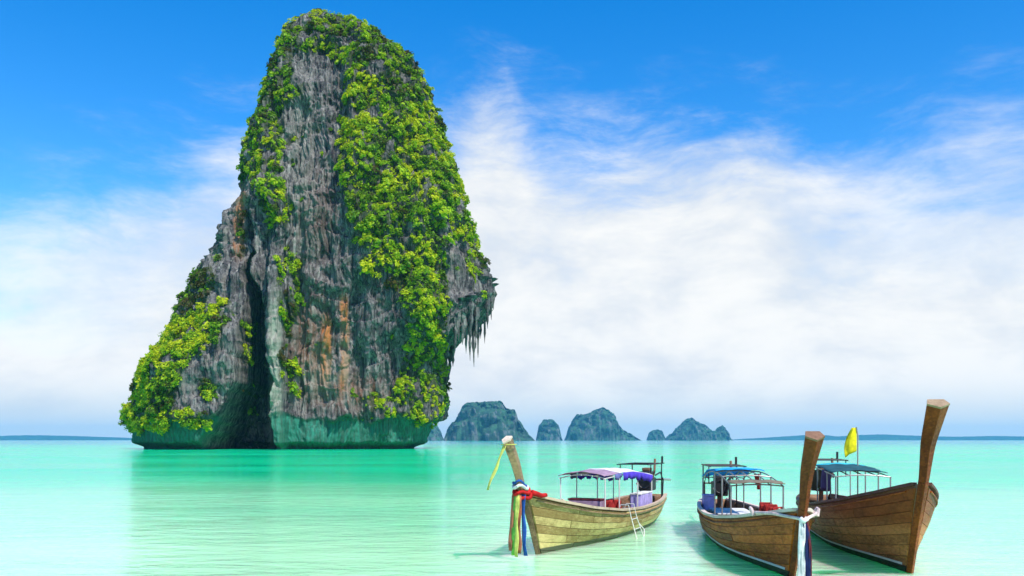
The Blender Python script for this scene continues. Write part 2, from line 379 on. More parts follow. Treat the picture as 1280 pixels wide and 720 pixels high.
stn = mth(t, 'MULTIPLY', at('stain'), mapr(t, mth(t, 'ADD', s2, mth(t, 'MULTIPLY', s1, 0.6)), 0.48, 0.78, 0.2, 1.0))
base = mixc(t, stn, base, mixc(t, mapr(t, s1, 0.4, 0.6), (0.38, 0.14, 0.04), (0.27, 0.18, 0.12)))
base = mixc(t, mth(t, 'MULTIPLY', at('pale'), mapr(t, s2, 0.35, 0.6, 1.0, 0.5)), base, (0.30, 0.31, 0.25))
base = mixc(t, mth(t, 'MULTIPLY', at('moss'), mapr(t, g2, 0.35, 0.6, 0.25, 0.85)), base, (0.035, 0.055, 0.012))
alg_bounce = mixc(t, mapr(t, s2, 0.40, 0.62), (0.010, 0.095, 0.060), (0.024, 0.20, 0.135))  # band colour, the water's reflected green mixed into the growth
base = mixc(t, mth(t, 'MULTIPLY', at('algae_bounce'), mapr(t, g2, 0.2, 0.7, 1.0, 0.8)), base, alg_bounce)
t.links.new(base, b.inputs['Base Color']); b.inputs['Roughness'].default_value = 0.9; b.inputs['Specular IOR Level'].default_value = 0.2
bh = mth(t, 'ADD', mth(t, 'MULTIPLY', s2, 0.6), mth(t, 'MULTIPLY', g2, 0.5))
bpn = nd(t, 'ShaderNodeBump', {'Height': bh, 'Strength': 0.8, 'Distance': 0.6}); t.links.new(bpn.outputs[0], b.inputs['Normal'])
ROCK = m

# plant cover in front elevation (photo pixels): polygon, density, size, tint
VEG = [
 ('summit',  [(335, 40), (375, -20), (440, -20), (490, 20), (535, 50), (570, 90), (575, 130), (500, 140), (446, 128), (432, 84), (402, 62), (366, 66), (345, 90), (320, 105)], 0.84, 0.72, 0.48),
 ('flank',   [(434, 70), (500, 100), (575, 128), (590, 160), (610, 205), (630, 255), (640, 300), (604, 322), (572, 300), (552, 300), (560, 350), (560, 385), (520, 395), (500, 365), (462, 345), (446, 300), (436, 262), (424, 205), (428, 130)], 0.92, 0.85, 0.76),
 ('bib',     [(498, 355), (560, 375), (556, 440), (558, 500), (545, 528), (505, 520), (492, 480), (512, 430)], 0.80, 0.74, 0.68),
 ('edge',    [(305, 70), (366, 55), (364, 110), (357, 150), (352, 230), (368, 255), (362, 284), (335, 282), (322, 250), (316, 222), (280, 225), (280, 190), (295, 130)], 0.82, 0.75, 0.6),
 ('ribbon',  [(345, 318), (368, 318), (378, 350), (372, 390), (366, 420), (374, 470), (376, 500), (360, 492), (350, 450), (352, 420), (346, 380)], 0.75, 0.8, 0.5),
 ('foot',    [(286, 374), (292, 392), (268, 430), (240, 444), (226, 476), (220, 500), (230, 520), (205, 548), (168, 556), (130, 540), (130, 498), (160, 450), (190, 415), (235, 392)], 1.0, 0.98, 0.74),
 ('foot',    [(230, 510), (258, 512), (262, 534), (236, 538)], 0.9, 1.0, 0.5),
 ('foot',    [(250, 474), (270, 474), (270, 496), (252, 498)], 0.8, 0.9, 0.5),
 ('slope',   [(262, 332), (272, 345), (256, 380), (238, 400), (216, 424), (190, 424), (198, 392), (225, 346)], 0.85, 0.8, 0.12),
 ('cleft',   [(300, 400), (318, 400), (322, 460), (306, 455)], 0.9, 0.8, 0.45),
 ('cleft',   [(303, 475), (322, 475), (320, 520), (303, 515)], 0.7, 0.8, 0.25),
 ('base',    [(430, 505), (480, 488), (510, 490), (545, 520), (535, 535), (500, 522), (450, 524), (425, 528)], 0.62, 0.62, 0.8),
 ('overhang', [(566, 312), (600, 312), (612, 345), (600, 380), (575, 365)], 0.36, 0.9, 0.6),
 ('overhang', [(574, 318), (596, 316), (598, 345), (578, 345)], 0.8, 0.9, 0.6),
 ('ridge',   [(283, 235), (306, 215), (312, 330), (300, 375), (270, 372), (268, 290)], 0.25, 0.7, 0.25),
 ('wall',    [(352, 60), (440, 60), (428, 262), (500, 360), (500, 500), (380, 500), (350, 300)], 0.10, 0.6, 0.3),
]
patch = fbm(V/4.5, 3, 81)
mask = np.zeros(len(V)); size = np.ones(len(V)); tint = np.full(len(V), 0.4); reg = np.full(len(V), -1)
wx = PX+3.5*gnoise(V/1.6, 82)+5*gnoise(V/5.0, 84); wy = PY+3.5*gnoise(V/1.6, 83)+5*gnoise(V/5.0, 85)
for r_, (nm, poly, den, sz, tn) in enumerate(VEG):
    ins = inpoly(poly, wx, wy)
    val = sstep(0.0, 0.35, patch+(den-0.5)*1.25)*ins
    up_ = val > mask
    mask = np.where(up_, val, mask); size = np.where(up_, sz, size); tint = np.where(up_, tn, tint); reg = np.where(up_, r_, reg)
mask *= (V[:, 1] < YC+6)*(V[:, 2] > 4.5)
tint = tint+0.75*fbm(V/7.0, 3, 86)
def streakmask(x, y0, y1, wdt): return (1-sstep(wdt*0.4, wdt, np.abs(PX+1.5*wob*0.5-x)))*sstep(y0-15, y0+10, PY)*(1-sstep(y1-25, y1+10, PY))
stain = np.clip(streakmask(431, 375, 490, 7)+streakmask(408, 400, 485, 8)+0.38*bump(388, 430, 26, 50)+0.35*bump(440, 490, 40, 22)+0.7*streakmask(299, 235, 325, 9)+0.12*bump(395, 270, 25, 60), 0, 1)
pale = np.clip((1-sstep(5, 11, np.abs(PX-(344+wob*0.6))))*sstep(330, 420, PY)+0.5*bump(396, 475, 25, 25)+0.35*bump(375, 200, 16, 110), 0, 1)
me = mesh_from('cliff', V, F, ROCK)
for nm, arr in (('stain', stain), ('pale', pale), ('moss', np.clip(mask*1.2, 0, 1)), ('algae_bounce', band*(1-np.clip(cleft*front/6.0, 0, 1)))):  # green left out of the cleft, putting the cave's shade into the colour
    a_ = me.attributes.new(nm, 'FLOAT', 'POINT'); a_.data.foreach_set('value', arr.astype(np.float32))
tower = empty('limestone_tower', (0, 0, 0))
tag(tower, 'tall limestone rock tower draped in green shrubs rising from the sea', 'rock tower')
link('cliff', me, tower)

# stalactites under the overhang
grid = V.reshape(NR, NC, 3)
def face_point(px_, py_):
    d = (PX-px_)**2+(PY-py_)**2+np.where(V[:, 1] > YC+10, 1e6, 0); return V[np.argmin(d)]
for i, (px_, py_, ln, wd) in enumerate([(556, 392, 16, 3), (562, 396, 22, 3.4), (568, 398, 18, 3), (572, 400, 30, 4), (577, 402, 22, 3), (582, 402, 26, 3.4), (586, 400, 36, 3.2), (590, 398, 44, 3.2), (594, 396, 52, 3.0), (597, 394, 36, 3), (601, 392, 48, 3), (605, 388, 34, 3), (609, 384, 42, 3), (612, 380, 28, 3.4), (616, 374, 26, 3), (619, 368, 20, 3), (561, 436, 22, 4), (566, 436, 30, 4.5), (570, 434, 24, 3.5), (611, 356, 26, 3.4), (604, 360, 30, 3.4), (583, 388, 30, 5), (591, 384, 34, 5), (599, 380, 34, 5), (607, 372, 32, 5), (575, 392, 24, 5), (615, 362, 26, 4)]):
    p = Vector(face_point(px_-3, py_-6)); p.y += 0.8
    L_ = ln*S*1.25; r_ = wd*S*1.05; rr = random.Random(i); nseg = 9; mb = MB(); Vv = []; n6 = 7
    for k in range(nseg+1):
        f = k/nseg; rad = r_*(1-f)**0.75*(1+0.35*math.sin(k*2.1+i))+0.03
        if k == 0: rad *= 1.7
        for j in range(n6):
            a = 2*math.pi*j/n6; q_ = rad*(0.75+0.5*rr.random())
            Vv.append((p.x+q_*math.cos(a)+0.25*f*math.sin(i), p.y+q_*math.sin(a), p.z+1.6-(L_+1.6)*f))
    Ff = [(k*n6+j, k*n6+(j+1) % n6, (k+1)*n6+(j+1) % n6, (k+1)*n6+j) for k in range(nseg) for j in range(n6)]+[tuple(range(nseg*n6, nseg*n6+n6))]
    mb.add(Vv, [f[::-1] for f in Ff]).build('stalactite', ROCK, tower)

# ------------------------------------------------------------------ shrubs on the tower
m, t, b = mat('shrub_leaves')
ti = nd(t, 'ShaderNodeAttribute', attribute_name='tint').outputs['Fac']
ot = nd(t, 'ShaderNodeAttribute', attribute_name='shrub_tint', attribute_type='OBJECT').outputs['Fac']
pos = nd(t, 'ShaderNodeNewGeometry').outputs['Position']
f = mth(t, 'ADD', mth(t, 'ADD', ti, ot), mth(t, 'MULTIPLY', mth(t, 'SUBTRACT', noise(t, pos, 0.8, 3), 0.5), 0.7), clamp=True)
rmp = nd(t, 'ShaderNodeValToRGB', {0: f}); el_ = rmp.color_ramp.elements
el_[0].position = 0.0; el_[0].color = (0.085, 0.070, 0.014, 1); el_[1].position = 1.0; el_[1].color = (0.52, 0.58, 0.006, 1)
for ps, cc in ((0.12, (0.05, 0.10, 0.008, 1)), (0.3, (0.10, 0.235, 0.005, 1)), (0.6, (0.24, 0.45, 0.004, 1)), (0.8, (0.38, 0.54, 0.006, 1))):
    e = el_.new(ps); e.color = cc
t.links.new(rmp.outputs[0], b.inputs['Base Color']); b.inputs['Roughness'].default_value = 0.55; b.inputs['Specular IOR Level'].default_value = 0.25
tr = nd(t, 'ShaderNodeBsdfTranslucent', {'Color': rmp.outputs[0]})
mx = nd(t, 'ShaderNodeMixShader', {0: 0.38, 1: b.outputs[0], 2: tr.outputs[0]}); t.links.new(mx.outputs[0], t.nodes['Material Output'].inputs['Surface'])
LEAF = m
BARK = plain('shrub_bark', (0.10, 0.075, 0.05), 0.9, 0.3, 3)
def crown_quads(nq, seed, leaf=0.165):
    g = np.random.default_rng(seed)
    nl = 11; lc = g.normal(size=(nl, 3)); lc /= np.linalg.norm(lc, axis=1, keepdims=True); lc *= g.uniform(0.30, 0.85, (nl, 1)); lc[:, 2] = lc[:, 2]*0.7+0.10
    lr = g.uniform(0.20, 0.48, nl)
    k = g.integers(0, nl, nq); d = g.normal(size=(nq, 3)); d[:, 2] += 0.35; d /= np.linalg.norm(d, axis=1, keepdims=True)
    c = lc[k]+d*(lr[k]*g.uniform(0.55, 1.25, nq))[:, None]
    n = d+g.normal(size=(nq, 3))*0.42; n /= np.linalg.norm(n, axis=1, keepdims=True)
    a = np.cross(n, g.normal(size=(nq, 3))); a /= np.linalg.norm(a, axis=1, keepdims=True); bb = np.cross(n, a)
    s = (leaf*g.uniform(0.6, 1.35, nq))[:, None]
    q = np.stack([c-a*s, c-bb*s*0.55+n*s*0.1, c+a*s-n*s*0.25, c+bb*s*0.55+n*s*0.1], 1)
    return q.reshape(-1, 3)
VARS = [crown_quads(330, 100+i, (0.12, 0.15, 0.17, 0.2, 0.14, 0.23)[i]) for i in range(6)]
VARS_S = [crown_quads(110, 200+i, (0.17, 0.2, 0.24, 0.28, 0.2, 0.33)[i]) for i in range(6)]
# vertex normals of the cliff
du = np.gradient(grid, axis=0); dv = (np.roll(grid, -1, 1)-np.roll(grid, 1, 1))/2
vn = np.cross(dv, du).reshape(-1, 3); vn /= np.linalg.norm(vn, axis=1, keepdims=True)+1e-9
if np.mean(vn[:, 1]*(nrm[:, 1])) < 0: vn = -vn
area = np.linalg.norm(np.cross(du, dv), axis=2).ravel()
cand = np.where((mask > 0.2) & (area > 0))[0]
pr = mask[cand]*np.minimum(area[cand], 0.5); pr /= pr.sum()
NB_ = 6400
pick = rng.choice(cand, size=NB_*3, replace=False, p=pr)
cells = {}; keep = []
for i in pick:
    r0 = size[i]*random.choice((0.4, 0.5, 0.6, 0.75, 0.9, 1.1, 1.3, 1.7)); key = tuple((V[i]//0.78).astype(int)); 
    if cells.get(key, 0) >= 1: continue
    cells[key] = cells.get(key, 0)+1; keep.append((i, r0))
    if len(keep) >= NB_: break
REGL = {'summit': 'shrub growing on the domed summit of the rock tower',
 'flank': 'shrub in the thick cover beside the bare grey wall of the tower',
 'bib': 'shrub on the rib between the orange-stained wall and the overhang',
 'edge': 'shrub along the ridge of the tower above the dark cleft',
 'ribbon': 'shrub in the green strip beside the pale pillar of the tower',
 'foot': 'shrub on the low foot of the tower beyond the cleft',
 'slope': 'scrub bush on the jagged shoulder above the tower foot',
 'cleft': 'shrub growing inside the dark cleft of the rock tower',
 'base': 'shrub just above the green tidal band of the tower',
 'overhang': 'shrub clinging to the overhang hung with stalactites',
 'ridge': 'bush on the rust-stained ridge above the dark cleft',
 'wall': 'bush rooted in a crack of the bare grey wall'}
keep.sort(key=lambda q: -q[1])
def frame(n, spin):
    u = Vector((n[0], n[1], 0.55+max(0, n[2]))).normalized()
    return u.to_track_quat('Z', 'Y').to_matrix() @ Matrix.Rotation(spin, 3, 'Z')
crown_me = []
for i, q_ in enumerate(VARS):
    me = mesh_from('shrub_crown', q_, np.arange(len(q_)).reshape(-1, 4), LEAF)
    a_ = me.attributes.new('tint', 'FLOAT', 'POINT'); a_.data.foreach_set('value', np.repeat(rng.uniform(-0.2, 0.2, len(q_)//4), 4).astype(np.float32))
    crown_me.append(me)
mb = MB(); mb.tube([(0, 0, -1.1), (0.05, 0.03, -0.5), (0, 0.02, 0.05)], 0.10, 6, 0.06)
for k in range(4):
    a = k*1.6; mb.tube([(0, 0.02, 0), (0.25*math.cos(a), 0.25*math.sin(a), 0.25), (0.5*math.cos(a+.2), 0.5*math.sin(a+.2), 0.42)], 0.05, 5, 0.02)
trunk_me = mesh_from('shrub_trunk', mb.v, mb.f, BARK)
NIND = 290
for n_i, (i, r0) in enumerate(keep[:NIND]):
    e = empty('shrub'); nm = VEG[reg[i]][0]; tv = float(np.clip(tint[i]+random.uniform(-0.35, 0.35), 0, 1))
    hue = 'dark green' if tv < 0.34 else ('bright green' if tv < 0.68 else 'yellow-green'); big = 'broad ' if r0 > 1.5 else 'small ' if r0 < 1.1 else ''
    tag(e, big+hue+' '+REGL[nm], 'shrub', 'shrubs on the rock tower: '+nm)
    Mx = frame(vn[i], random.uniform(0, 6.28)).to_4x4(); Mx.translation = Vector(V[i])+Vector(vn[i])*r0*0.30
    e.matrix_world = Mx @ Matrix.Diagonal((r0*random.uniform(.75, 1.35), r0*random.uniform(.75, 1.35), r0*random.uniform(.6, 1.0), 1))
    c_ = link('crown', crown_me[n_i % 6], e); c_['shrub_tint'] = tv
    link('trunk', trunk_me, e)
allq = []; allt = []
for i, r0 in keep[NIND:]:
    q_ = VARS_S[i % 6]*r0*np.array([random.uniform(.7, 1.6), random.uniform(.7, 1.6), random.uniform(.5, 1.05)]); Mx = np.array(frame(vn[i], random.uniform(0, 6.28)))
    allq.append(q_@Mx.T+V[i]+vn[i]*r0*0.25); allt.append(np.repeat(np.clip(tint[i]+random.uniform(-0.38, 0.34)+rng.uniform(-0.18, 0.18, len(q_)//4), 0, 1), 4))
allq = np.concatenate(allq); allt = np.concatenate(allt)
me = mesh_from('undergrowth', allq, np.arange(len(allq)).reshape(-1, 4), LEAF)
a_ = me.attributes.new('tint', 'FLOAT', 'POINT'); a_.data.foreach_set('value', allt.astype(np.float32))
tag(link('undergrowth', me, tower), kind='stuff')

# ================================================================== FAR ISLANDS
m, t, b = mat('island_forest')
pos = nd(t, 'ShaderNodeTexCoord').outputs['Object']
n1 = noise(t, pos, 0.035, 6, 0.65); n2 = noise(t, vmap(t, pos, (1, 1, 0.25)), 0.05, 5, 0.6)
zc = nd(t, 'ShaderNodeSeparateXYZ', {0: nd(t, 'ShaderNodeNewGeometry').outputs['Normal']}).outputs[2]
c = mixc(t, mapr(t, n1, 0.35, 0.65), (0.005, 0.028, 0.018), (0.028, 0.11, 0.05))
c = mixc(t, mth(t, 'MULTIPLY', mapr(t, n2, 0.48, 0.60), mapr(t, zc, 0.70, 0.45)), c, (0.11, 0.13, 0.12))
t.links.new(c, b.inputs['Base Color']); b.inputs['Roughness'].default_value = 0.95
bpn = nd(t, 'ShaderNodeBump', {'Height': n1, 'Strength': 1.0, 'Distance': 14.0}); t.links.new(bpn.outputs[0], b.inputs['Normal'])
ISL = m
def island(name, prof, Yd, depth, label, cat='island', seed=0, nx=220, ny=70, rough=1.0, kind=None):
    k = Yd/FPX; x0, x1 = prof[0][0], prof[-1][0]
    xs = np.linspace(x0, x1, nx); hs = np.interp(xs, [p[0] for p in prof], [max(0, (HZ-p[1])*k+CAMZ) for p in prof])
    hs = np.convolve(np.pad(hs, 2, mode='edge'), np.ones(5)/5, 'valid'); hs[0] = hs[-1] = -2
    v_ = np.linspace(-1, 1, ny)
    xx, vv = np.meshgrid((xs-640)*k, v_, indexing='ij'); H = hs[:, None]*(1-np.abs(vv)**2.6)**0.75
    D_ = depth*(0.55+0.45*np.sqrt(np.clip(hs/hs.max(), 0, 1)))[:, None]
    yy = Yd+vv*D_
    P3 = np.stack([xx.ravel(), yy.ravel(), H.ravel()], 1)
    sc = hs.max()
    nz = fbm(P3/(sc*0.42)+seed*7.3, 6, seed, 0.5)*sc*0.11*rough+ridged(P3/np.array([sc*0.2, sc*0.2, sc*2.0])+seed*3.1, 2, seed+5)*sc*0.02*rough
    e_ = np.minimum(1, np.maximum(H.ravel(), 0)/(sc*0.25))
    P3[:, 2] += nz*e_; P3[:, 1] += fbm(P3/(sc*0.3)+5, 3, seed+9)*sc*0.25*rough
    P3[:, 2] = np.where(np.abs(vv.ravel()) > 0.999, -3, P3[:, 2])
    ii = np.arange(nx*ny).reshape(nx, ny)
    F = np.stack([ii[:-1, :-1].ravel(), ii[1:, :-1].ravel(), ii[1:, 1:].ravel(), ii[:-1, 1:].ravel()], 1)
    o = link(name, mesh_from(name, P3, F, ISL, smooth=True)); tag(o, label, cat, kind=kind); return o
island('karst_island', [(528, 551), (533, 535), (540, 530), (547, 533), (551, 541), (555, 551)], 3100, 60, 'small hazy islet half hidden behind the foot of the rock tower', seed=3, nx=50)
island('karst_island', [(556, 551), (560, 535), (572, 523), (577, 511), (590, 505), (606, 501), (625, 504), (633, 512), (643, 510), (647, 524), (656, 538), (669, 551)], 2600, 95, 'largest teal karst island, flat topped, nearest the rock tower', seed=4)
island('karst_island', [(670, 551), (673, 533), (680, 526), (691, 525), (698, 531), (703, 551)], 3600, 50, 'single domed islet between the two widest karst islands', seed=6, nx=60)
island('karst_island', [(706, 551), (711, 534), (722, 520), (740, 514), (754, 512), (768, 518), (773, 531), (781, 540), (790, 545), (800, 551)], 3800, 110, 'blue karst island with a high dome and a long low tail', seed=8)
island('karst_island', [(809, 551), (811, 541), (818, 537), (827, 538), (832, 551)], 4500, 45, 'tiny low rounded islet touching the farthest peaked island', seed=10, nx=50)
island('karst_island', [(831, 551), (843, 539), (854, 528), (864, 523), (874, 528), (886, 536), (895, 538), (903, 533), (908, 542), (913, 551)], 4300, 100, 'peaked blue karst island with a small second summit', seed=12)
island('hills', [(900, 551), (960, 547), (1020, 543), (1045, 546), (1070, 544), (1100, 543), (1150, 545), (1190, 546), (1240, 545), (1300, 546), (1400, 544), (1600, 551)], 8000, 300, 'faint blue line of hills on the horizon behind the boats', 'hills', seed=14, nx=260, ny=20, rough=0.5, kind='structure')
island('hills', [(-300, 551), (-150, 545), (-40, 546), (40, 544), (90, 545), (150, 547), (220, 551)], 8100, 300, 'faint strip of hills on the horizon beyond the tower foot', 'hills', seed=16, nx=200, ny=20, rough=0.5, kind='structure')

# ================================================================== LONGTAIL BOATS
M_ = {}
M_['white'] = plain('white_paint', (0.74, 0.72, 0.68), 0.5, 0.12)
M_['rail2'] = plain('weathered_white_rail', (0.72, 0.58, 0.50), 0.6, 0.2)
M_['steel'] = plain('grey_pipe', (0.30, 0.29, 0.28), 0.4, 0.25, metal=0.5)
M_['lightpipe'] = plain('pale_pipe', (0.62, 0.60, 0.56), 0.45, 0.15)
M_['black'] = plain('black_engine', (0.025, 0.025, 0.028), 0.45, 0.4, metal=0.3)
M_['rust'] = plain('rusty_iron', (0.16, 0.085, 0.05), 0.8, 0.4)
M_['inner'] = wood('inner_wood', (0.10, 0.05, 0.03), (0.27, 0.15, 0.085))
M_['deck'] = wood('deck_wood', (0.24, 0.16, 0.09), (0.46, 0.33, 0.20))
M_['pale'] = wood('end_grain', (0.46, 0.36, 0.26), (0.72, 0.62, 0.50))
for nm, c_ in dict(white_cloth=(0.78, 0.78, 0.78), blue_tarp=(0.03, 0.42, 0.88), cyan_tarp=(0.05, 0.52, 0.62), green_tarp=(0.03, 0.115, 0.14), violet=(0.10, 0.06, 0.55), lavender=(0.52, 0.44, 0.80), mauve=(0.42, 0.28, 0.38), maroon=(0.16, 0.03, 0.04), red=(0.55, 0.02, 0.02), vest=(0.42, 0.035, 0.03), lime=(0.25, 0.62, 0.10), yellow=(0.85, 0.75, 0.02), paleyellow=(0.66, 0.68, 0.16), terracotta=(0.50, 0.18, 0.10), navy=(0.02, 0.03, 0.12), blue=(0.03, 0.12, 0.45), brown=(0.10, 0.065, 0.035), purple=(0.12, 0.07, 0.18), cream=(0.70, 0.62, 0.48), pinkwhite=(0.75, 0.60, 0.58), khaki=(0.24, 0.20, 0.14), slate=(0.16, 0.17, 0.40)).items():
    M_[nm] = cloth('cloth_'+nm, c_)

def smooth_tab(tab, n=401):
    x = np.linspace(0, 1, n); y = np.interp(x, [a[0] for a in tab], [a[1] for a in tab])
    k = np.hanning(43); k /= k.sum(); y = np.convolve(np.pad(y, 21, mode='reflect', reflect_type='odd'), k, 'valid')
    return lambda q: float(np.interp(q, x, y))
class Boat:
    def __init__(s, label, bow, fwd, L, B, sheer, zk, ptop, wood_m, stem_m, rail_m, stripe, group, post_w=(0.17, 0.30), full=1.0, keel_z=-0.38, xk=0.85, xtop=1.5, nstr=8, capm='pale', bend=0.30, short=False):
        s.root = empty('longtail_boat', (bow[0], bow[1], 0), math.atan2(fwd[1], fwd[0])); tag(s.root, label, 'boat', group)
        s.L, s.B = L, B; s.M = Matrix.Translation((bow[0], bow[1], 0)) @ Matrix.Rotation(math.atan2(fwd[1], fwd[0]), 4, 'Z')
        s.sheer = smooth_tab(sheer)
        s.bt = smooth_tab([(0, .40), (.06, .55), (.15, .74), (.30, .93), (.5, 1.0), (.68, .98*full), (.80, .86*full), (.89, .62*full), (.95, .36*full), (1, .045)])
        s.kt = smooth_tab([(0, 0.10), (.12, -.16), (.3, keel_z), (.8, keel_z), (.93, keel_z*0.95), (1, keel_z*0.9)])
        s.zk, s.ptop, s.xk, s.xtop = zk, ptop, xk, xtop
        zt = [-0.5, 0, zk*0.5, zk, (zk+ptop)*0.5, ptop]; xt = [-0.36, 0, xk*0.45, xk, xk+(xtop-xk)*bend, xtop]
        zs = np.linspace(-0.5, ptop, 200); xx_ = np.interp(zs, zt, xt); k = np.hanning(25); k /= k.sum()
        xx_ = np.convolve(np.pad(xx_, 12, mode='reflect', reflect_type='odd'), k, 'valid'); s.stem = lambda z: float(np.interp(z, zs, xx_))
        s.short = short; s.hull(wood_m, stem_m, rail_m, stripe, post_w, nstr, capm)
    def hp(s, t, k, side, off=0.0):
        S_ = s.sheer(t); K = s.kt(t); z = S_+(K-S_)*k; B = s.B*s.bt(t)
        bow = sstep(0.55, 1.0, t); a = 2.6*(1-bow)+1.25*bow; bb = 0.75*(1-bow)+0.95*bow
        y = B*max(0.0, 1-k**a)**bb+0.03
        x = -s.L*(1-t)+s.stem(z)*t**6-0.35*max(0, z)*(1-t)**6
        return Vector((x, side*(y+off), z))
    def kz(s, t, z): return min(1, max(0, (s.sheer(t)-z)/(s.sheer(t)-s.kt(t))))
    def W(s, x, y, z): return s.M @ Vector((x, y, z))
    def tx(s, x): return 1+x/s.L
    def hull(s, wm, sm_, rm, stripe, pw, nstr, capm):
        T = np.concatenate([np.linspace(0, .85, 22), np.linspace(.87, 1, 12)])
        # continuous inner shell
        mb = MB(); rows = []
        for t_ in T:
            ring = [s.hp(t_, k, 1, -0.035) for k in np.linspace(0.0, 1, 9)]+[s.hp(t_, k, -1, -0.035) for k in np.linspace(1, 0.0, 9)]
            rows.append(ring)
        V_ = [p for r in rows for p in r]; n = 18
        F_ = [(i*n+j, i*n+j+1, (i+1)*n+j+1, (i+1)*n+j) for i in range(len(rows)-1) for j in range(n-1)]
        F_.append(tuple(range(n)))
        mb.add(V_, F_); o = mb.build('hull', M_['inner'], s.root, True)
        md = o.modifiers.new('thick', 'SOLIDIFY'); md.thickness = 0.03; md.offset = 0
        # transom planking over the stern
        tr_ = MB(); ring = [s.hp(0, k, 1, 0.0)+Vector((-0.02, 0, 0)) for k in np.linspace(0, 1, 7)]+[s.hp(0, k, -1, 0.0)+Vector((-0.02, 0, 0)) for k in np.linspace(1, 0, 7)]
        ring2 = [p+Vector((-0.05, 0, 0)) for p in ring]; n = len(ring)
        tr_.add(ring+ring2, [tuple(range(n)), tuple(range(2*n-1, n-1, -1))]+[((j+1) % n, j, n+j, n+(j+1) % n) for j in range(n)]).build('transom', wm, s.root)
        # planks, each its own piece
        ks = np.linspace(0.035, 0.97, nstr+1)
        for side in (1, -1):
            for i in range(nstr):
                cuts = [0.0]+[min(.93, max(.07, c_+random.uniform(-.04, .04))) for c_ in (((.2, .38, .55, .70, .83) if i % 2 else (.12, .29, .46, .62, .77, .9)) if s.short else ((.38, .74), (.24, .56, .87), (.46, .80))[i % 3])]+[1.0]
                for a_, b_ in zip(cuts[:-1], cuts[1:]):
                    ta = a_+(0.0012 if a_ > 0 else 0); tb = b_-(0.0012 if b_ < 1 else 0.004)
                    ns = 4+int((b_-a_)*18); pr_ = random.uniform(0.0, 0.007); g = 0.0045
                    out_, inn = [], []
                    for tt in np.linspace(ta, tb, ns):
                        hgt_ = s.sheer(tt)-s.kt(tt); gk = g/hgt_
                        for k in (ks[i]+gk, ks[i+1]-gk):
                            out_.append(s.hp(tt, k, side, 0.012+pr_)); inn.append(s.hp(tt, k, side, -0.02))
                    N = len(out_); F_ = []
                    for q in range(ns-1):
                        A, B_, C_, D_ = 2*q, 2*q+1, 2*q+3, 2*q+2
                        F_ += [(A, B_, C_, D_), (A, D_, N+D_, N+A), (B_, N+B_, N+C_, C_)]
                    F_ += [(0, N, N+1, 1), (N-2, N-1, 2*N-1, 2*N-2)]
                    if side < 0: F_ = [f[::-1] for f in F_]
                    MB().add(out_+inn, F_).build('plank', wm, s.root)
        # gunwale rails
        for side in (1, -1):
            mb = MB(); pts_ = [s.hp(t_, 0, side, 0.0)+Vector((0, 0, 0.012)) for t_ in np.linspace(0, 0.993, 34)]
            V_ = []
            for p in pts_:
                sg = side
                V_ += [p+Vector((0, sg*0.042, -0.03)), p+Vector((0, sg*0.042, 0.02)), p+Vector((0, -sg*0.05, 0.02)), p+Vector((0, -sg*0.05, -0.03))]
            F_ = [(q*4+j, q*4+(j+1) % 4, (q+1)*4+(j+1) % 4, (q+1)*4+j) for q in range(len(pts_)-1) for j in range(4)]+[(0, 1, 2, 3), tuple(len(V_)-4+j for j in (3, 2, 1, 0))]
            if side < 0: F_ = [f[::-1] for f in F_]
            mb.add(V_, F_).build('gunwale', rm, s.root)
            mb = MB(); pts_ = [s.hp(t_, s.kz(t_, s.sheer(t_)-0.10), side, 0.03) for t_ in np.linspace(0.0, 0.985, 34)]
            mb.tube(pts_, 0.018, 5).build('rubbing_strake', sm_, s.root)
            if stripe:
                mb = MB(); V_ = []
                for t_ in np.linspace(0.10, 0.985, 36):
                    for zz_ in (0.155, 0.115):
                        k = s.kz(t_, zz_); V_.append(s.hp(t_, k, side, 0.024))
                    for zz_ in (0.115, 0.155):
                        k = s.kz(t_, zz_); V_.append(s.hp(t_, k, side, 0.0))
                F_ = [(q*4+j, q*4+(j+1) % 4, (q+1)*4+(j+1) % 4, (q+1)*4+j) for q in range(35) for j in range(4)]
                if side < 0: F_ = [f[::-1] for f in F_]
                mb.add(V_, F_).build('waterline_stripe', M_['white'], s.root)
        # stem and flared prow post (kite section, sharp edge forward)
        def post(z0, z1, n, nm, mt, capit=False):
            V_ = []; zs_ = np.linspace(z0, z1, n)
            for z in zs_:
                x = s.stem(z); dx = (s.stem(min(z+.05, s.ptop))-s.stem(z-.05))/0.1; nn = Vector((1, 0, -dx)).normalized()
                f = max(0, (z-s.zk)/(s.ptop-s.zk)); lo = min(1, max(0, (s.zk-z)/max(.1, s.zk)))
                wd = 0.86*(pw[0]+(pw[1]-pw[0])*f**1.2)*(1-0.25*lo); dp = 0.17+0.09*f
                c_ = Vector((x, 0, z))
                V_ += [c_+nn*dp*0.62, c_+nn*dp*0.10+Vector((0, wd/2, 0)), c_-nn*dp*0.55+Vector((0, wd*0.36, 0)), c_-nn*dp*0.55-Vector((0, wd*0.36, 0)), c_+nn*dp*0.10-Vector((0, wd/2, 0))]
            F_ = [(q*5+j, q*5+(j+1) % 5, (q+1)*5+(j+1) % 5, (q+1)*5+j) for q in range(n-1) for j in range(5)]+[(4, 3, 2, 1, 0), tuple(5*(n-1)+j for j in range(5))]
            return MB().add(V_, F_).build(nm, mt, s.root, bevel=0.008), V_[-5:]
        post(-0.42, s.zk-0.004, 14, 'stem', sm_)
        pp, top = post(s.zk, s.ptop, 14, 'prow_post', sm_)
        c_ = sum((Vector(v) for v in top), Vector())/5; up_ = Vector((s.stem(s.ptop)-s.stem(s.ptop-.1), 0, .1)).normalized()
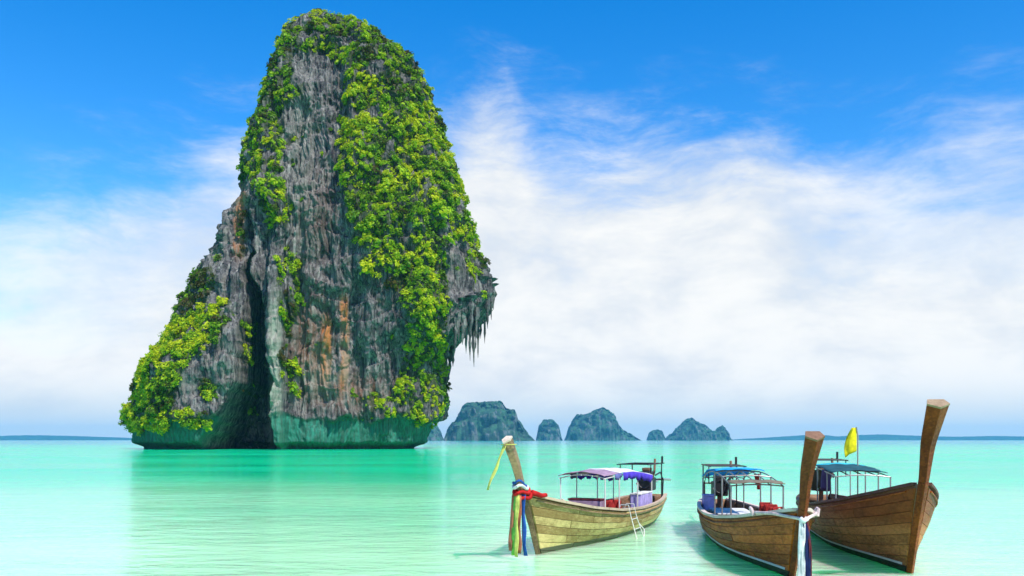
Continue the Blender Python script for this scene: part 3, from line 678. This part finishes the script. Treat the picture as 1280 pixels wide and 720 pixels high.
        v0 = [Vector(v)+(Vector(v)-c_)*0.03+up_*0.002 for v in top]; v1 = [v+up_*0.035 for v in v0]
        MB().add(v0+v1, [(4, 3, 2, 1, 0), (5, 6, 7, 8, 9)]+[(j, (j+1) % 5, 5+(j+1) % 5, 5+j) for j in range(5)]).build('prow_cap', M_[capm], pp)
        # floorboards, thwarts, ribs, foredeck
        for i, y_ in enumerate((-.42, -.14, .14, .42)):
            ta, tb = 0.10, 0.80
            g_ = [[(-s.L*(1-t_), (y_+d)*s.B*min(1, s.bt(t_)*1.05), 0.14+0.10*max(0, (t_-.6))) for d in (-.13, .13)] for t_ in np.linspace(ta, tb, 8)]
            MB().sheet(g_, 0.03).build('floorboard', M_['deck'], s.root)
        for t_ in (0.20, 0.33, 0.46, 0.58, 0.70, 0.80):
            y_ = s.hp(t_, 0.12, 1).y-0.05; z_ = s.sheer(t_)-0.13
            MB().box((-s.L*(1-t_), 0, z_), (0.24, 2*y_, 0.04)).build('thwart', M_['deck'], s.root, bevel=0.006)
        for t_ in np.linspace(0.08, 0.90, 14):
            for side in (1, -1):
                MB().tube([s.hp(t_, k, side, -0.065) for k in (0.03, .25, .5, .7)], 0.03, 5).build('rib', M_['inner'], s.root)
        for j in range(5):
            a_, b_ = 0.835+j*0.03, 0.835+(j+1)*0.03-0.002
            g_ = [[s.hp(t_, 0.0, 1, -0.06)+Vector((0, 0, -0.045)), s.hp(t_, 0.0, -1, -0.06)+Vector((0, 0, -0.045))] for t_ in (a_, b_)]
            MB().sheet([[tuple(p) for p in r] for r in g_], 0.03).build('foredeck_plank', M_['deck'], s.root)
    def canopy(s, x0, x1, zprof, segs, posts, frame_m, half=0.92, crown=0.14, valance=None, overhang=0.04):
        """zprof: [(x, z)], segs: [(xa, xb, material)]"""
        cano = MB(); zf = lambda x: float(np.interp(x, [p[0] for p in zprof], [p[1] for p in zprof]))
        hw_ = lambda x: min(half, s.hp(s.tx(x), 0, 1).y+overhang)
        arc = lambda x, u: (x, hw_(x)*u, zf(x)+crown*(1-u*u)-0.035)
        for x in posts: cano.tube([arc(x, u) for u in np.linspace(-1, 1, 9)], 0.013, 5)
        for u in (-1, -.5, 0, .5, 1): cano.tube([arc(x, u) for x in np.linspace(x0, x1, 12)], 0.013, 5)
        root = cano.build('canopy_frame', frame_m, s.root)
        for x in posts:
            for sd_ in (1, -1):
                MB().tube([(x, sd_*hw_(x), 0.17), (x, sd_*hw_(x), zf(x)-0.03)], 0.016, 6).build('canopy_post', frame_m, root)
        for q, (a_, b_, mt) in enumerate(segs):
            g_ = [[(x, hw_(x)*1.04*u, zf(x)+crown*(1-u*u)+0.014+0.022*math.sin(4.5*x+1)*(1-0.6*abs(u))+0.008*math.sin(19*x+9*u)+q*0.004) for u in np.linspace(-1, 1, 13)] for x in np.linspace(a_, b_, 12)]
            MB().sheet(g_, 0.012).build('tarpaulin', M_[mt], root, True)
        if valance:
            for (a_, b_, mt, drop) in valance:
                for sd_ in (1, -1):
                    n = max(3, int((b_-a_)/0.09)); g_ = []
                    for x in np.linspace(a_, b_, n*3):
                        d_ = drop*(0.65+0.35*abs(math.sin((x-a_)*5.5)))*(0.8+0.4*random.random()*0.4)
                        w_ = 0.02*math.sin(17*x); y_ = hw_(x)*1.05
                        g_.append([(x, sd_*(y_+w_*0.2), zf(x)+0.02), (x, sd_*(y_+0.01+w_*0.6), zf(x)-d_*0.5), (x, sd_*(y_+w_), zf(x)-d_)])
                    MB().sheet(g_, 0.008).build('valance', M_[mt], root, True)
        return root
    def engine(s, tail=1, rack=True, x=None, cover=None):
        x = -s.L+0.55 if x is None else x; z = s.sheer(0.04)
        e = MB().box((x, 0, z+0.34), (0.62, 0.36, 0.36)).box((x+0.05, 0, z+0.60), (0.46, 0.28, 0.20)).build('engine', M_['black'], s.root, bevel=0.03)
        MB().tube([(x, 0, z-0.35), (x, 0, z+0.2)], 0.06, 8).build('swivel_post', M_['rust'], e)
        MB().box((x+0.02, 0, z+0.75), (0.30, 0.22, 0.09)).build('air_filter', M_['rust'], e, bevel=0.02)
        MB().tube([(x+0.2, 0.2, z+0.5), (x+0.22, 0.26, z+0.7), (x+0.15, 0.26, z+1.05)], 0.032, 7).build('exhaust', M_['rust'], e)
        MB().tube([(x+0.38, -0.19, z+0.34), (x+0.38, -0.19, z+0.36), (x+0.40, -.19, z+0.36)], 0.03, 6).build('pulley', M_['steel'], e)
        fan = MB(); fan.tube([(x+0.33+0.0*i, 0.17*math.cos(i*math.pi/8), z+0.40+0.17*math.sin(i*math.pi/8)) for i in range(17)], 0.02, 5, cap=False).build('flywheel', M_['black'], e)
        MB().tube([(x-0.3, 0, z+0.30), (x-1.3, 0.02*tail, z+0.42), (x-2.6, 0.05*tail, z+0.35)], 0.035, 7).build('tail_shaft', M_['steel'], e)
        MB().tube([(x+0.3, 0.1, z+0.45), (x+0.8, 0.12, z+0.62), (x+1.25, 0.12, z+0.58)], 0.022, 6).build('tiller', M_['steel'], e)
        cage = MB()
        for sd_ in (1, -1): cage.tube([(x-0.45, sd_*0.32, z-0.05), (x-0.55, sd_*0.32, z+0.45), (x-0.3, sd_*0.30, z+0.66), (x+0.25, sd_*0.30, z+0.60)], 0.022, 6)
        cage.tube([(x-0.55, -0.32, z+0.45), (x-0.55, 0.32, z+0.45)], 0.022, 6); cage.build('engine_guard', M_['black'], s.root)
        if rack:
            zr = z+rack; mb = MB()
            for sd_ in (1, -1):
                mb.tube([(x+0.05, sd_*0.42, z-0.05), (x+0.05, sd_*0.42, zr), ], 0.017, 5)
                mb.tube([(x+1.25, sd_*0.42, zr-0.42), (x+1.25, sd_*0.42, zr)], 0.014, 5)
                mb.tube([(x-0.25, sd_*0.42, zr), (x+1.55, sd_*0.42, zr)], 0.017, 5)
            for xx_ in (-.2, .5, 1.25): mb.tube([(x+xx_, -.42, zr), (x+xx_, .42, zr)], 0.014, 5)
            mb.tube([(x-0.02, 0.42, zr), (x-0.02, 0.42, zr+0.20)], 0.03, 6)
            mb.build('pole_rack', M_['black'], s.root)
        return e
def ribbon(pts, width, axis, th=0.006, wav=0.010, n=10, seed=0):
    """hanging strip of cloth along pts, wide along axis"""
    P_ = [Vector(p) for p in pts]; ax = Vector(axis).normalized(); g = []
    for i in range(n+1):
        f = i/n*(len(P_)-1); k = min(int(f), len(P_)-2); p = P_[k].lerp(P_[k+1], f-k)
        wv_ = wav*math.sin(i*1.3+seed); side = ax.cross(Vector((0, 0, 1))).normalized()
        g.append([tuple(p+ax*width*u+side*(wv_*(1+u)+0.012*math.sin(5*u+i+seed))) for u in (-.5, -.17, .17, .5)])
    return MB().sheet(g, th)
def life_vest(boat, x, y, z, rz, label, group):
    p = boat.W(x, y, z); e = empty('life_vest', p, rz); e.scale = (0.68, 0.68, 0.68)
    tag(e, label, 'life vest', group)
    for sd_ in (1, -1):
        prof = [(0.03, 0.0), (0.20, 0.0), (0.22, 0.20), (0.17, 0.34), (0.19, 0.46), (0.12, 0.52), (0.07, 0.36), (0.03, 0.26)]
        Vv = [(sd_*a, dy, b_) for dy in (-0.05, 0.05) for a, b_ in prof]; n = 8
        F_ = [tuple(range(n)), tuple(range(2*n-1, n-1, -1))]+[((j+1) % n, j, n+j, n+(j+1) % n) for j in range(n)]
        if sd_ < 0: F_ = [f[::-1] for f in F_]
        MB().add(Vv, F_).build('front_panel', M_['vest'], e, bevel=0.02)
    MB().box((0, 0.14, 0.26), (0.40, 0.07, 0.48)).build('back_panel', M_['vest'], e, bevel=0.03)
    MB().box((0, -0.056, 0.16), (0.42, 0.012, 0.035)).build('strap', M_['black'], e)
    return e

W1 = wood('golden_planks', (0.28, 0.17, 0.06), (0.72, 0.52, 0.22), paint=(0.10, 0.095, 0.06), paint_z=0.10)
W1s = wood('golden_stem', (0.10, 0.065, 0.035), (0.36, 0.25, 0.13))
W2 = wood('amber_planks', (0.17, 0.035, 0.006), (0.58, 0.14, 0.022), paint=(0.035, 0.03, 0.022), paint_z=0.118)
W2s = wood('umber_stem', (0.055, 0.012, 0.003), (0.24, 0.05, 0.009))
W3 = wood('chestnut_planks', (0.18, 0.06, 0.018), (0.62, 0.215, 0.07), paint=(0.03, 0.025, 0.02), paint_z=0.118, upper=(0.36, 0.092, 0.022), upper_z=0.80)
W3s = wood('chestnut_stem', (0.11, 0.022, 0.005), (0.42, 0.095, 0.014))
RAIL1 = wood('tan_rail', (0.30, 0.20, 0.13), (0.55, 0.42, 0.30)); RAIL3 = wood('dark_rail', (0.09, 0.035, 0.028), (0.24, 0.10, 0.075))

G = 'longtail boats moored in the shallows'
# --- golden boat with the ribbons
b1 = Boat('golden-brown longtail boat with coloured ribbons on its prow', (0.50, 17.04), (-0.395, -0.919), 8.9, 0.79,
    [(0, .64), (.2, .58), (.45, .57), (.65, .64), (.82, .80), (.93, 1.0), (1, 1.20)], 1.25, 2.19, W1, W1s, RAIL1, False, G, post_w=(0.15, 0.18), xk=0.80, xtop=1.50, bend=0.42, short=True)
c1 = b1.canopy(-6.9, -2.6, [(-6.9, 1.25), (-6, 1.34), (-4.9, 1.42), (-3.8, 1.42), (-2.6, 1.38)], [(-6.9, -3.7, 'white_cloth'), (-3.72, -2.6, 'mauve')], (-6.8, -5.4, -3.8, -2.7), M_['lightpipe'], half=0.52, crown=0.08, valance=[(-6.8, -4.0, 'violet', 0.20), (-3.9, -3.4, 'slate', 0.14)])
b1.engine(rack=0.92)
# --- amber boat with the blue awning
b2 = Boat('amber-brown longtail boat with a bright blue awning and white gunwale', (4.47, 14.05), (-0.10, -0.995), 9.3, 0.76,
    [(0, .62), (.2, .60), (.45, .60), (.65, .68), (.82, .83), (.93, 1.0), (1, 1.15)], 1.18, 2.24, W2, W2s, M_['rail2'], True, G, post_w=(0.16, 0.31), xk=0.80, xtop=1.48, capm='inner')
c2 = b2.canopy(-8.0, -3.1, [(-8.0, 1.27), (-7.0, 1.45), (-6.0, 1.53), (-5.0, 1.51), (-4.0, 1.43), (-3.1, 1.33)], [(-8.0, -5.2, 'blue_tarp'), (-3.5, -3.05, 'khaki')], (-7.9, -5.6, -4.4, -3.15), M_['steel'], half=0.50, crown=0.03)
b2.engine(rack=0.95, x=-8.6)
# --- chestnut boat with the yellow flag
b3 = Boat('chestnut longtail boat with a tall flared prow and dark awning', (6.60, 14.60), (-0.19, -0.982), 10.2, 0.92,
    [(0, .66), (.2, .66), (.45, .74), (.65, .88), (.82, 1.08), (.93, 1.30), (1, 1.52)], 1.56, 2.72, W3, W3s, RAIL3, True, G, post_w=(0.18, 0.36), full=1.06, xk=0.86, xtop=1.62, nstr=9, capm='deck')
c3 = b3.canopy(-8.4, -3.8, [(-8.4, 1.48), (-7.4, 1.56), (-6.4, 1.57), (-5.4, 1.53), (-4.6, 1.50), (-3.8, 1.46)], [(-8.4, -6.5, 'cyan_tarp'), (-6.45, -4.2, 'green_tarp')], (-8.3, -6.4, -5.0, -3.85), M_['steel'], half=0.54, crown=0.04)
b3.engine(rack=1.02, x=-9.5)

# ------------------------------------------------------------------ things carried by the boats
def box_thing(boat, name, x, y, z, size, mt, label, cat, lid=None):
    e = empty(name, boat.W(x, y, z), boat.root.rotation_euler.z); tag(e, label, cat)
    MB().box((0, 0, size[2]/2), size).build('body', mt, e, bevel=0.02)
    MB().box((0, 0, size[2]+0.022), (size[0]*1.04, size[1]*1.04, 0.04)).build('lid', lid or mt, e, bevel=0.012)
    return e
rz1, rz2, rz3 = (b_.root.rotation_euler.z for b_ in (b1, b2, b3))
VL = {'g1': ('red life vest stowed under the mauve awning of the ribboned boat', 'vests on the ribboned boat'), 'g2': ('red life vest hung along the rail of the blue-awning boat', 'vests on the blue-awning boat')}
for i, (x, y, z, r_) in enumerate(((-3.5, 0.30, 0.52, .3), (-3.75, -0.05, 0.50, -.2), (-3.85, 0.42, 0.52, .6), (-4.15, 0.2, 0.50, 1.0), (-4.3, -0.25, 0.48, .1))):
    life_vest(b1, x, y, z-0.05, rz1+1.57+r_, *VL['g1'])
for i, x in enumerate((-3.1, -3.45, -3.8, -4.15, -4.45, -4.75)):
    life_vest(b2, x, 0.46, 0.50+0.03*(i % 2), rz2+1.57+0.3*math.sin(i*2), *VL['g2'])
box_thing(b1, 'storage_box', -6.0, 0.46, 0.155, (1.1, 0.28, 0.68), M_['lavender'], 'lavender box standing at the stern side of the ribboned boat', 'box', M_['white_cloth'])
box_thing(b1, 'storage_box', -2.95, 0.0, 0.19, (0.30, 0.75, 0.66), M_['mauve'], 'mauve seat box at the front of the mauve awning', 'box', M_['maroon'])
box_thing(b2, 'storage_box', -7.7, -0.38, 0.155, (0.40, 0.28, 0.66), M_['lavender'], 'lavender box beside the engine of the blue-awning boat', 'box')
box_thing(b2, 'bench_cushion', -6.5, 0.0, 0.155, (1.5, 0.8, 0.36), M_['cream'], 'cream padded bench under the blue awning', 'bench', M_['white_cloth'])
box_thing(b3, 'storage_box', -4.2, 0.3, 0.2, (0.9, 0.5, 0.76), M_['purple'], 'dark purple box under the dark awning of the chestnut boat', 'box')
def cloth_on(boat, name, x, y, ztop, w_, h_, mt, label, cat, seed=0, taper=0.0):
    p = boat.W(x, y, ztop); ax = (boat.M.to_3x3() @ Vector((1, 0.25, 0)))
    n = 8; g = []; a_ = ax.normalized(); sd_ = a_.cross(Vector((0, 0, 1)))
    for i in range(n+1):
        f = i/n; ww = w_*(1-taper*f)
        g.append([tuple(p+a_*ww*u+Vector((0, 0, -h_*f-0.02*abs(u)))+sd_*0.035*math.sin(6*u+seed+f*2)) for u in np.linspace(-.5, .5, 7)])
    return tag(MB().sheet(g, 0.012).build(name, mt, None, True), label, cat)
cloth_on(b3, 'hanging_shirt', -7.2, -0.50, 1.47, 0.42, 0.52, M_['brown'], 'brown shirt hanging under the cyan awning', 'shirt', 1, 0.2)
cloth_on(b3, 'hanging_cloth', -6.1, -0.50, 1.50, 0.22, 0.42, M_['brown'], 'narrow dark cloth hanging between the cyan and dark awnings', 'cloth', 2, -0.3)
cloth_on(b3, 'hanging_towel', -5.3, -0.50, 1.53, 0.50, 0.46, M_['purple'], 'purple towel hanging from the dark awning', 'towel', 3)
cloth_on(b3, 'draped_cloth', -9.3, -0.40, 1.36, 0.55, 0.50, M_['slate'], 'slate blue cloth draped over the engine of the chestnut boat', 'cloth', 4)
cloth_on(b2, 'hanging_cloth', -5.8, 0.48, 1.44, 0.28, 0.34, M_['vest'], 'small red cloth hanging inside the blue awning', 'cloth', 5, 0.4)
# gear lying about in the boats
def fuel_can(boat, x, y, z, mt, label):
    e = empty('fuel_can', boat.W(x, y, z), boat.root.rotation_euler.z+random.uniform(-.5, .5)); tag(e, label, 'fuel can')
    MB().box((0, 0, 0.15), (0.26, 0.16, 0.30)).build('body', mt, e, bevel=0.03)
    MB().tube([(-0.08, 0, 0.29), (-0.07, 0, 0.36), (0.05, 0, 0.36), (0.06, 0, 0.29)], 0.016, 6).build('handle', mt, e)
    MB().tube([(0.10, 0, 0.29), (0.10, 0, 0.34)], 0.028, 8).build('cap', M_['black'], e)
def rope_coil(boat, x, y, z, r, label):
    pts_ = [boat.W(x+(r-0.004*k)*math.cos(k*0.5)+0.01*math.sin(k), y+(r-0.004*k)*math.sin(k*0.5), z+0.02+0.0022*k) for k in range(52)]
    tag(MB().tube(pts_, 0.016, 5).build('rope_coil', M_['cream'], None, True), label, 'rope')
M_['canblue'] = plain('blue_plastic', (0.05, 0.16, 0.45), 0.4); M_['canred'] = plain('red_plastic', (0.45, 0.04, 0.03), 0.4); M_['canwhite'] = plain('white_plastic', (0.66, 0.64, 0.58), 0.4)
fuel_can(b1, -7.6, 0.05, 0.15, M_['canblue'], 'blue fuel can by the engine of the ribboned boat')
fuel_can(b1, -5.2, -0.30, 0.16, M_['canwhite'], 'white fuel can on the floorboards of the ribboned boat')
fuel_can(b2, -5.4, 0.36, 0.16, M_['canred'], 'red fuel can beside the cream bench of the blue-awning boat')
fuel_can(b3, -8.9, 0.10, 0.16, M_['canwhite'], 'white fuel can by the engine of the chestnut boat')
for bb_, lb in ((b1, 'cream rope coil on the foredeck of the ribboned boat'), (b2, 'cream rope coil on the foredeck of the blue-awning boat'), (b3, 'cream rope coil on the foredeck of the chestnut boat')):
    rope_coil(bb_, -1.25, 0.05, bb_.sheer(bb_.tx(-1.25))-0.025, 0.20, lb)

# flag on the chestnut boat
fp = b3.W(-5.6, 0.22, 0); e = empty('flag_pole', fp); tag(e, 'yellow flag drooping on a thin pole beside the dark awning', 'flag')
MB().tube([(0, 0, 0.16), (0, 0, 2.3), (-0.03, 0, 2.50)], 0.016, 6).build('pole', M_['steel'], e)
g = []
for i in range(11):
    f = i/10; wd = 0.05+0.20*math.sin(math.pi*min(1, f*0.62+0.12)); 
    g.append([(-wd*u*(0.85 if u else 0)-0.025+0.02*math.sin(9*u)-0.10*f*u, 0.05*math.sin(7*u+2.5*f)*u, 2.48-0.52*f-0.16*u*f) for u in np.linspace(0, 1, 7)])
MB().sheet(g, 0.008).build('flag', M_['yellow'], e, True)

# sash and ribbons on the golden boat
kp = b1.W(b1.stem(1.2), 0, 1.2); e = empty('ribbon_garland', kp, rz1); tag(e, 'red, white and blue sash wound round the prow with long hanging tails', 'sash')
def wrap(z, rad, tube_r, mt, nm, tilt):
    pts_ = []
    for k in range(19):
        a = 2*math.pi*k/18; zl = z+0.03*math.sin(3*a)
        xx_ = b1.stem(1.2+z)-b1.stem(1.2)+0.02; pts_.append((xx_+rad*1.35*math.cos(a), rad*math.sin(a), zl-tilt*math.cos(a)))
    return MB().tube(pts_, tube_r*0.72, 7, cap=False).build(nm, mt, e, True)
wrap(-0.04, 0.145, 0.05, M_['red'], 'garland', 0.06); wrap(0.05, 0.135, 0.045, M_['red'], 'garland', 0.03)
wrap(0.13, 0.125, 0.042, M_['white_cloth'], 'wrap', -0.02); wrap(0.18, 0.115, 0.03, M_['blue'], 'wrap', -0.06)
MB().tube([(-0.10, -0.13, 0.02), (-0.22, -0.19, -0.04), (-0.34, -0.25, -0.06), (-0.45, -0.29, -0.10)], 0.06, 7, 0.03).build('garland', M_['red'], e, True)
MB().tube([(-0.10, 0.15, 0.02), (-0.22, 0.20, -0.01), (-0.34, 0.25, -0.05), (-0.46, 0.29, -0.04)], 0.06, 7, 0.04).build('garland', M_['red'], e, True)
for i, (mt, dx, dy, z1) in enumerate((('lime', 0.16, -0.06, -1.22), ('terracotta', 0.17, 0.02, -1.18), ('paleyellow', 0.20, -0.01, -1.24), ('terracotta', 0.15, -0.10, -1.14), ('blue', 0.14, 0.08, -1.22))):
    ribbon([(dx+0.02, dy, 0.0), (dx+0.06, dy*1.2, -0.4), (dx+0.07, dy*1.5, -0.8), (dx+0.05, dy*1.6, z1+0.10)], 0.085, (0.25, 1, 0), seed=i).build('tail', M_[mt], e, True)
tp = b1.W(b1.stem(2.12), 0, 2.12); e2 = empty('prow_ribbon', tp, rz1); tag(e2, 'pale yellow ribbon blowing from the very top of the ribboned prow', 'ribbon')
ribbon([(0.14, 0.0, 0.0), (0.25, -0.10, -0.35), (0.36, -0.24, -0.80)], 0.06, (0.3, 1, 0), seed=3).build('tail', M_['paleyellow'], e2, True)
MB().tube([(0.20*math.cos(a)*0.9-0.02, 0.13*math.sin(a), 0.0) for a in np.linspace(0, 2*math.pi, 17)], 0.008, 5, cap=False).build('loop', M_['paleyellow'], e2)

# boarding ladder over the side of the golden boat
t_ = b1.tx(-3.5); g0 = b1.hp(t_, 0, 1); e = empty('boarding_ladder', b1.M @ g0, rz1); tag(e, 'pale metal boarding ladder hooked over the side of the ribboned boat', 'ladder')
for dx in (-0.22, 0.22):
    MB().tube([(dx, -0.16, -0.05), (dx, -0.10, 0.12), (dx, 0.08, 0.12), (dx, 0.14, -0.15), (dx*1.3, 0.30, -0.66)], 0.010, 6).build('rail', M_['lightpipe'], e)
for z_, y_, h_ in ((-0.20, 0.16, .24), (-0.42, 0.22, .27), (-0.66, 0.30, .30)):
    MB().tube([(-h_, y_, z_), (h_, y_, z_)], 0.010, 6).build('rung', M_['lightpipe'], e)
MB().tube([(-0.29, 0.30, -0.66), (-0.62, 0.22, -0.50), (-0.60, 0.10, -0.36), (-0.22, 0.14, -0.20)], 0.012, 6).build('brace', M_['lightpipe'], e)

# bridle and sash on the amber boat
kp = b2.W(b2.stem(0.95), 0, 0.95); e = empty('bow_bridle', kp, rz2); tag(e, 'white rope bridle tied round the bow with long white and navy tails', 'rope')
X0 = 0.18
for sd_ in (1, -1):
    tgt = b2.hp(0.90, 0, sd_, 0.05); loc = Vector((tgt.x-b2.stem(0.95), tgt.y, tgt.z-0.95+0.04)); mid = b2.hp(0.96, 0.02, sd_, 0.06); ml = Vector((mid.x-b2.stem(0.95), mid.y+sd_*0.02, mid.z-0.95))
    MB().tube([loc, ml, (X0+0.01, sd_*0.03, 0.06)], 0.026, 7).build('rope', M_['pinkwhite'], e)
    MB().tube([loc+Vector((-.12, 0, 0.0)), loc+Vector((-.05, sd_*0.03, 0.07)), loc+Vector((0.05, sd_*0.03, 0.06)), loc+Vector((0.1, 0, -0.05))], 0.028, 7).build('hitch', M_['pinkwhite'], e)
MB().tube([(X0, -0.05, 0.07), (X0+0.03, 0, 0.03), (X0, 0.05, 0.07)], 0.04, 7).build('knot', M_['white_cloth'], e, True)
for i, (mt, dy, w_, z1) in enumerate((('white_cloth', -0.045, 0.09, -1.02), ('white_cloth', -0.015, 0.06, -0.96), ('navy', 0.05, 0.075, -1.03), ('maroon', 0.085, 0.035, -1.0))):
    ribbon([(X0+0.02, dy*0.5, 0.04), (X0+0.035+0.008*i, dy, -0.35), (X0+0.03, dy*1.15, z1)], w_, (0.15, 1, 0), seed=i+9, wav=0.008).build('tail', M_[mt], e, True)

# ================================================================== HAZE over the sea
m = bpy.data.materials.new('sea_haze'); m.use_nodes = True; t = m.node_tree; t.nodes.clear()
pv = nd(t, 'ShaderNodeVolumePrincipled', {'Color': (0.14, 0.56, 0.88, 1), 'Density': 0.75e-4, 'Anisotropy': 0.1})
o_ = nd(t, 'ShaderNodeOutputMaterial', {'Volume': pv.outputs[0]})
hz = MB().box((0, 4150, 68.0), (17400, 9100, 146)).build('haze', m); tag(hz, 'thin bluish sea haze over the bay', 'haze', kind='stuff')

scene.cycles.max_bounces = 6
scene.cycles.volume_bounces = 1
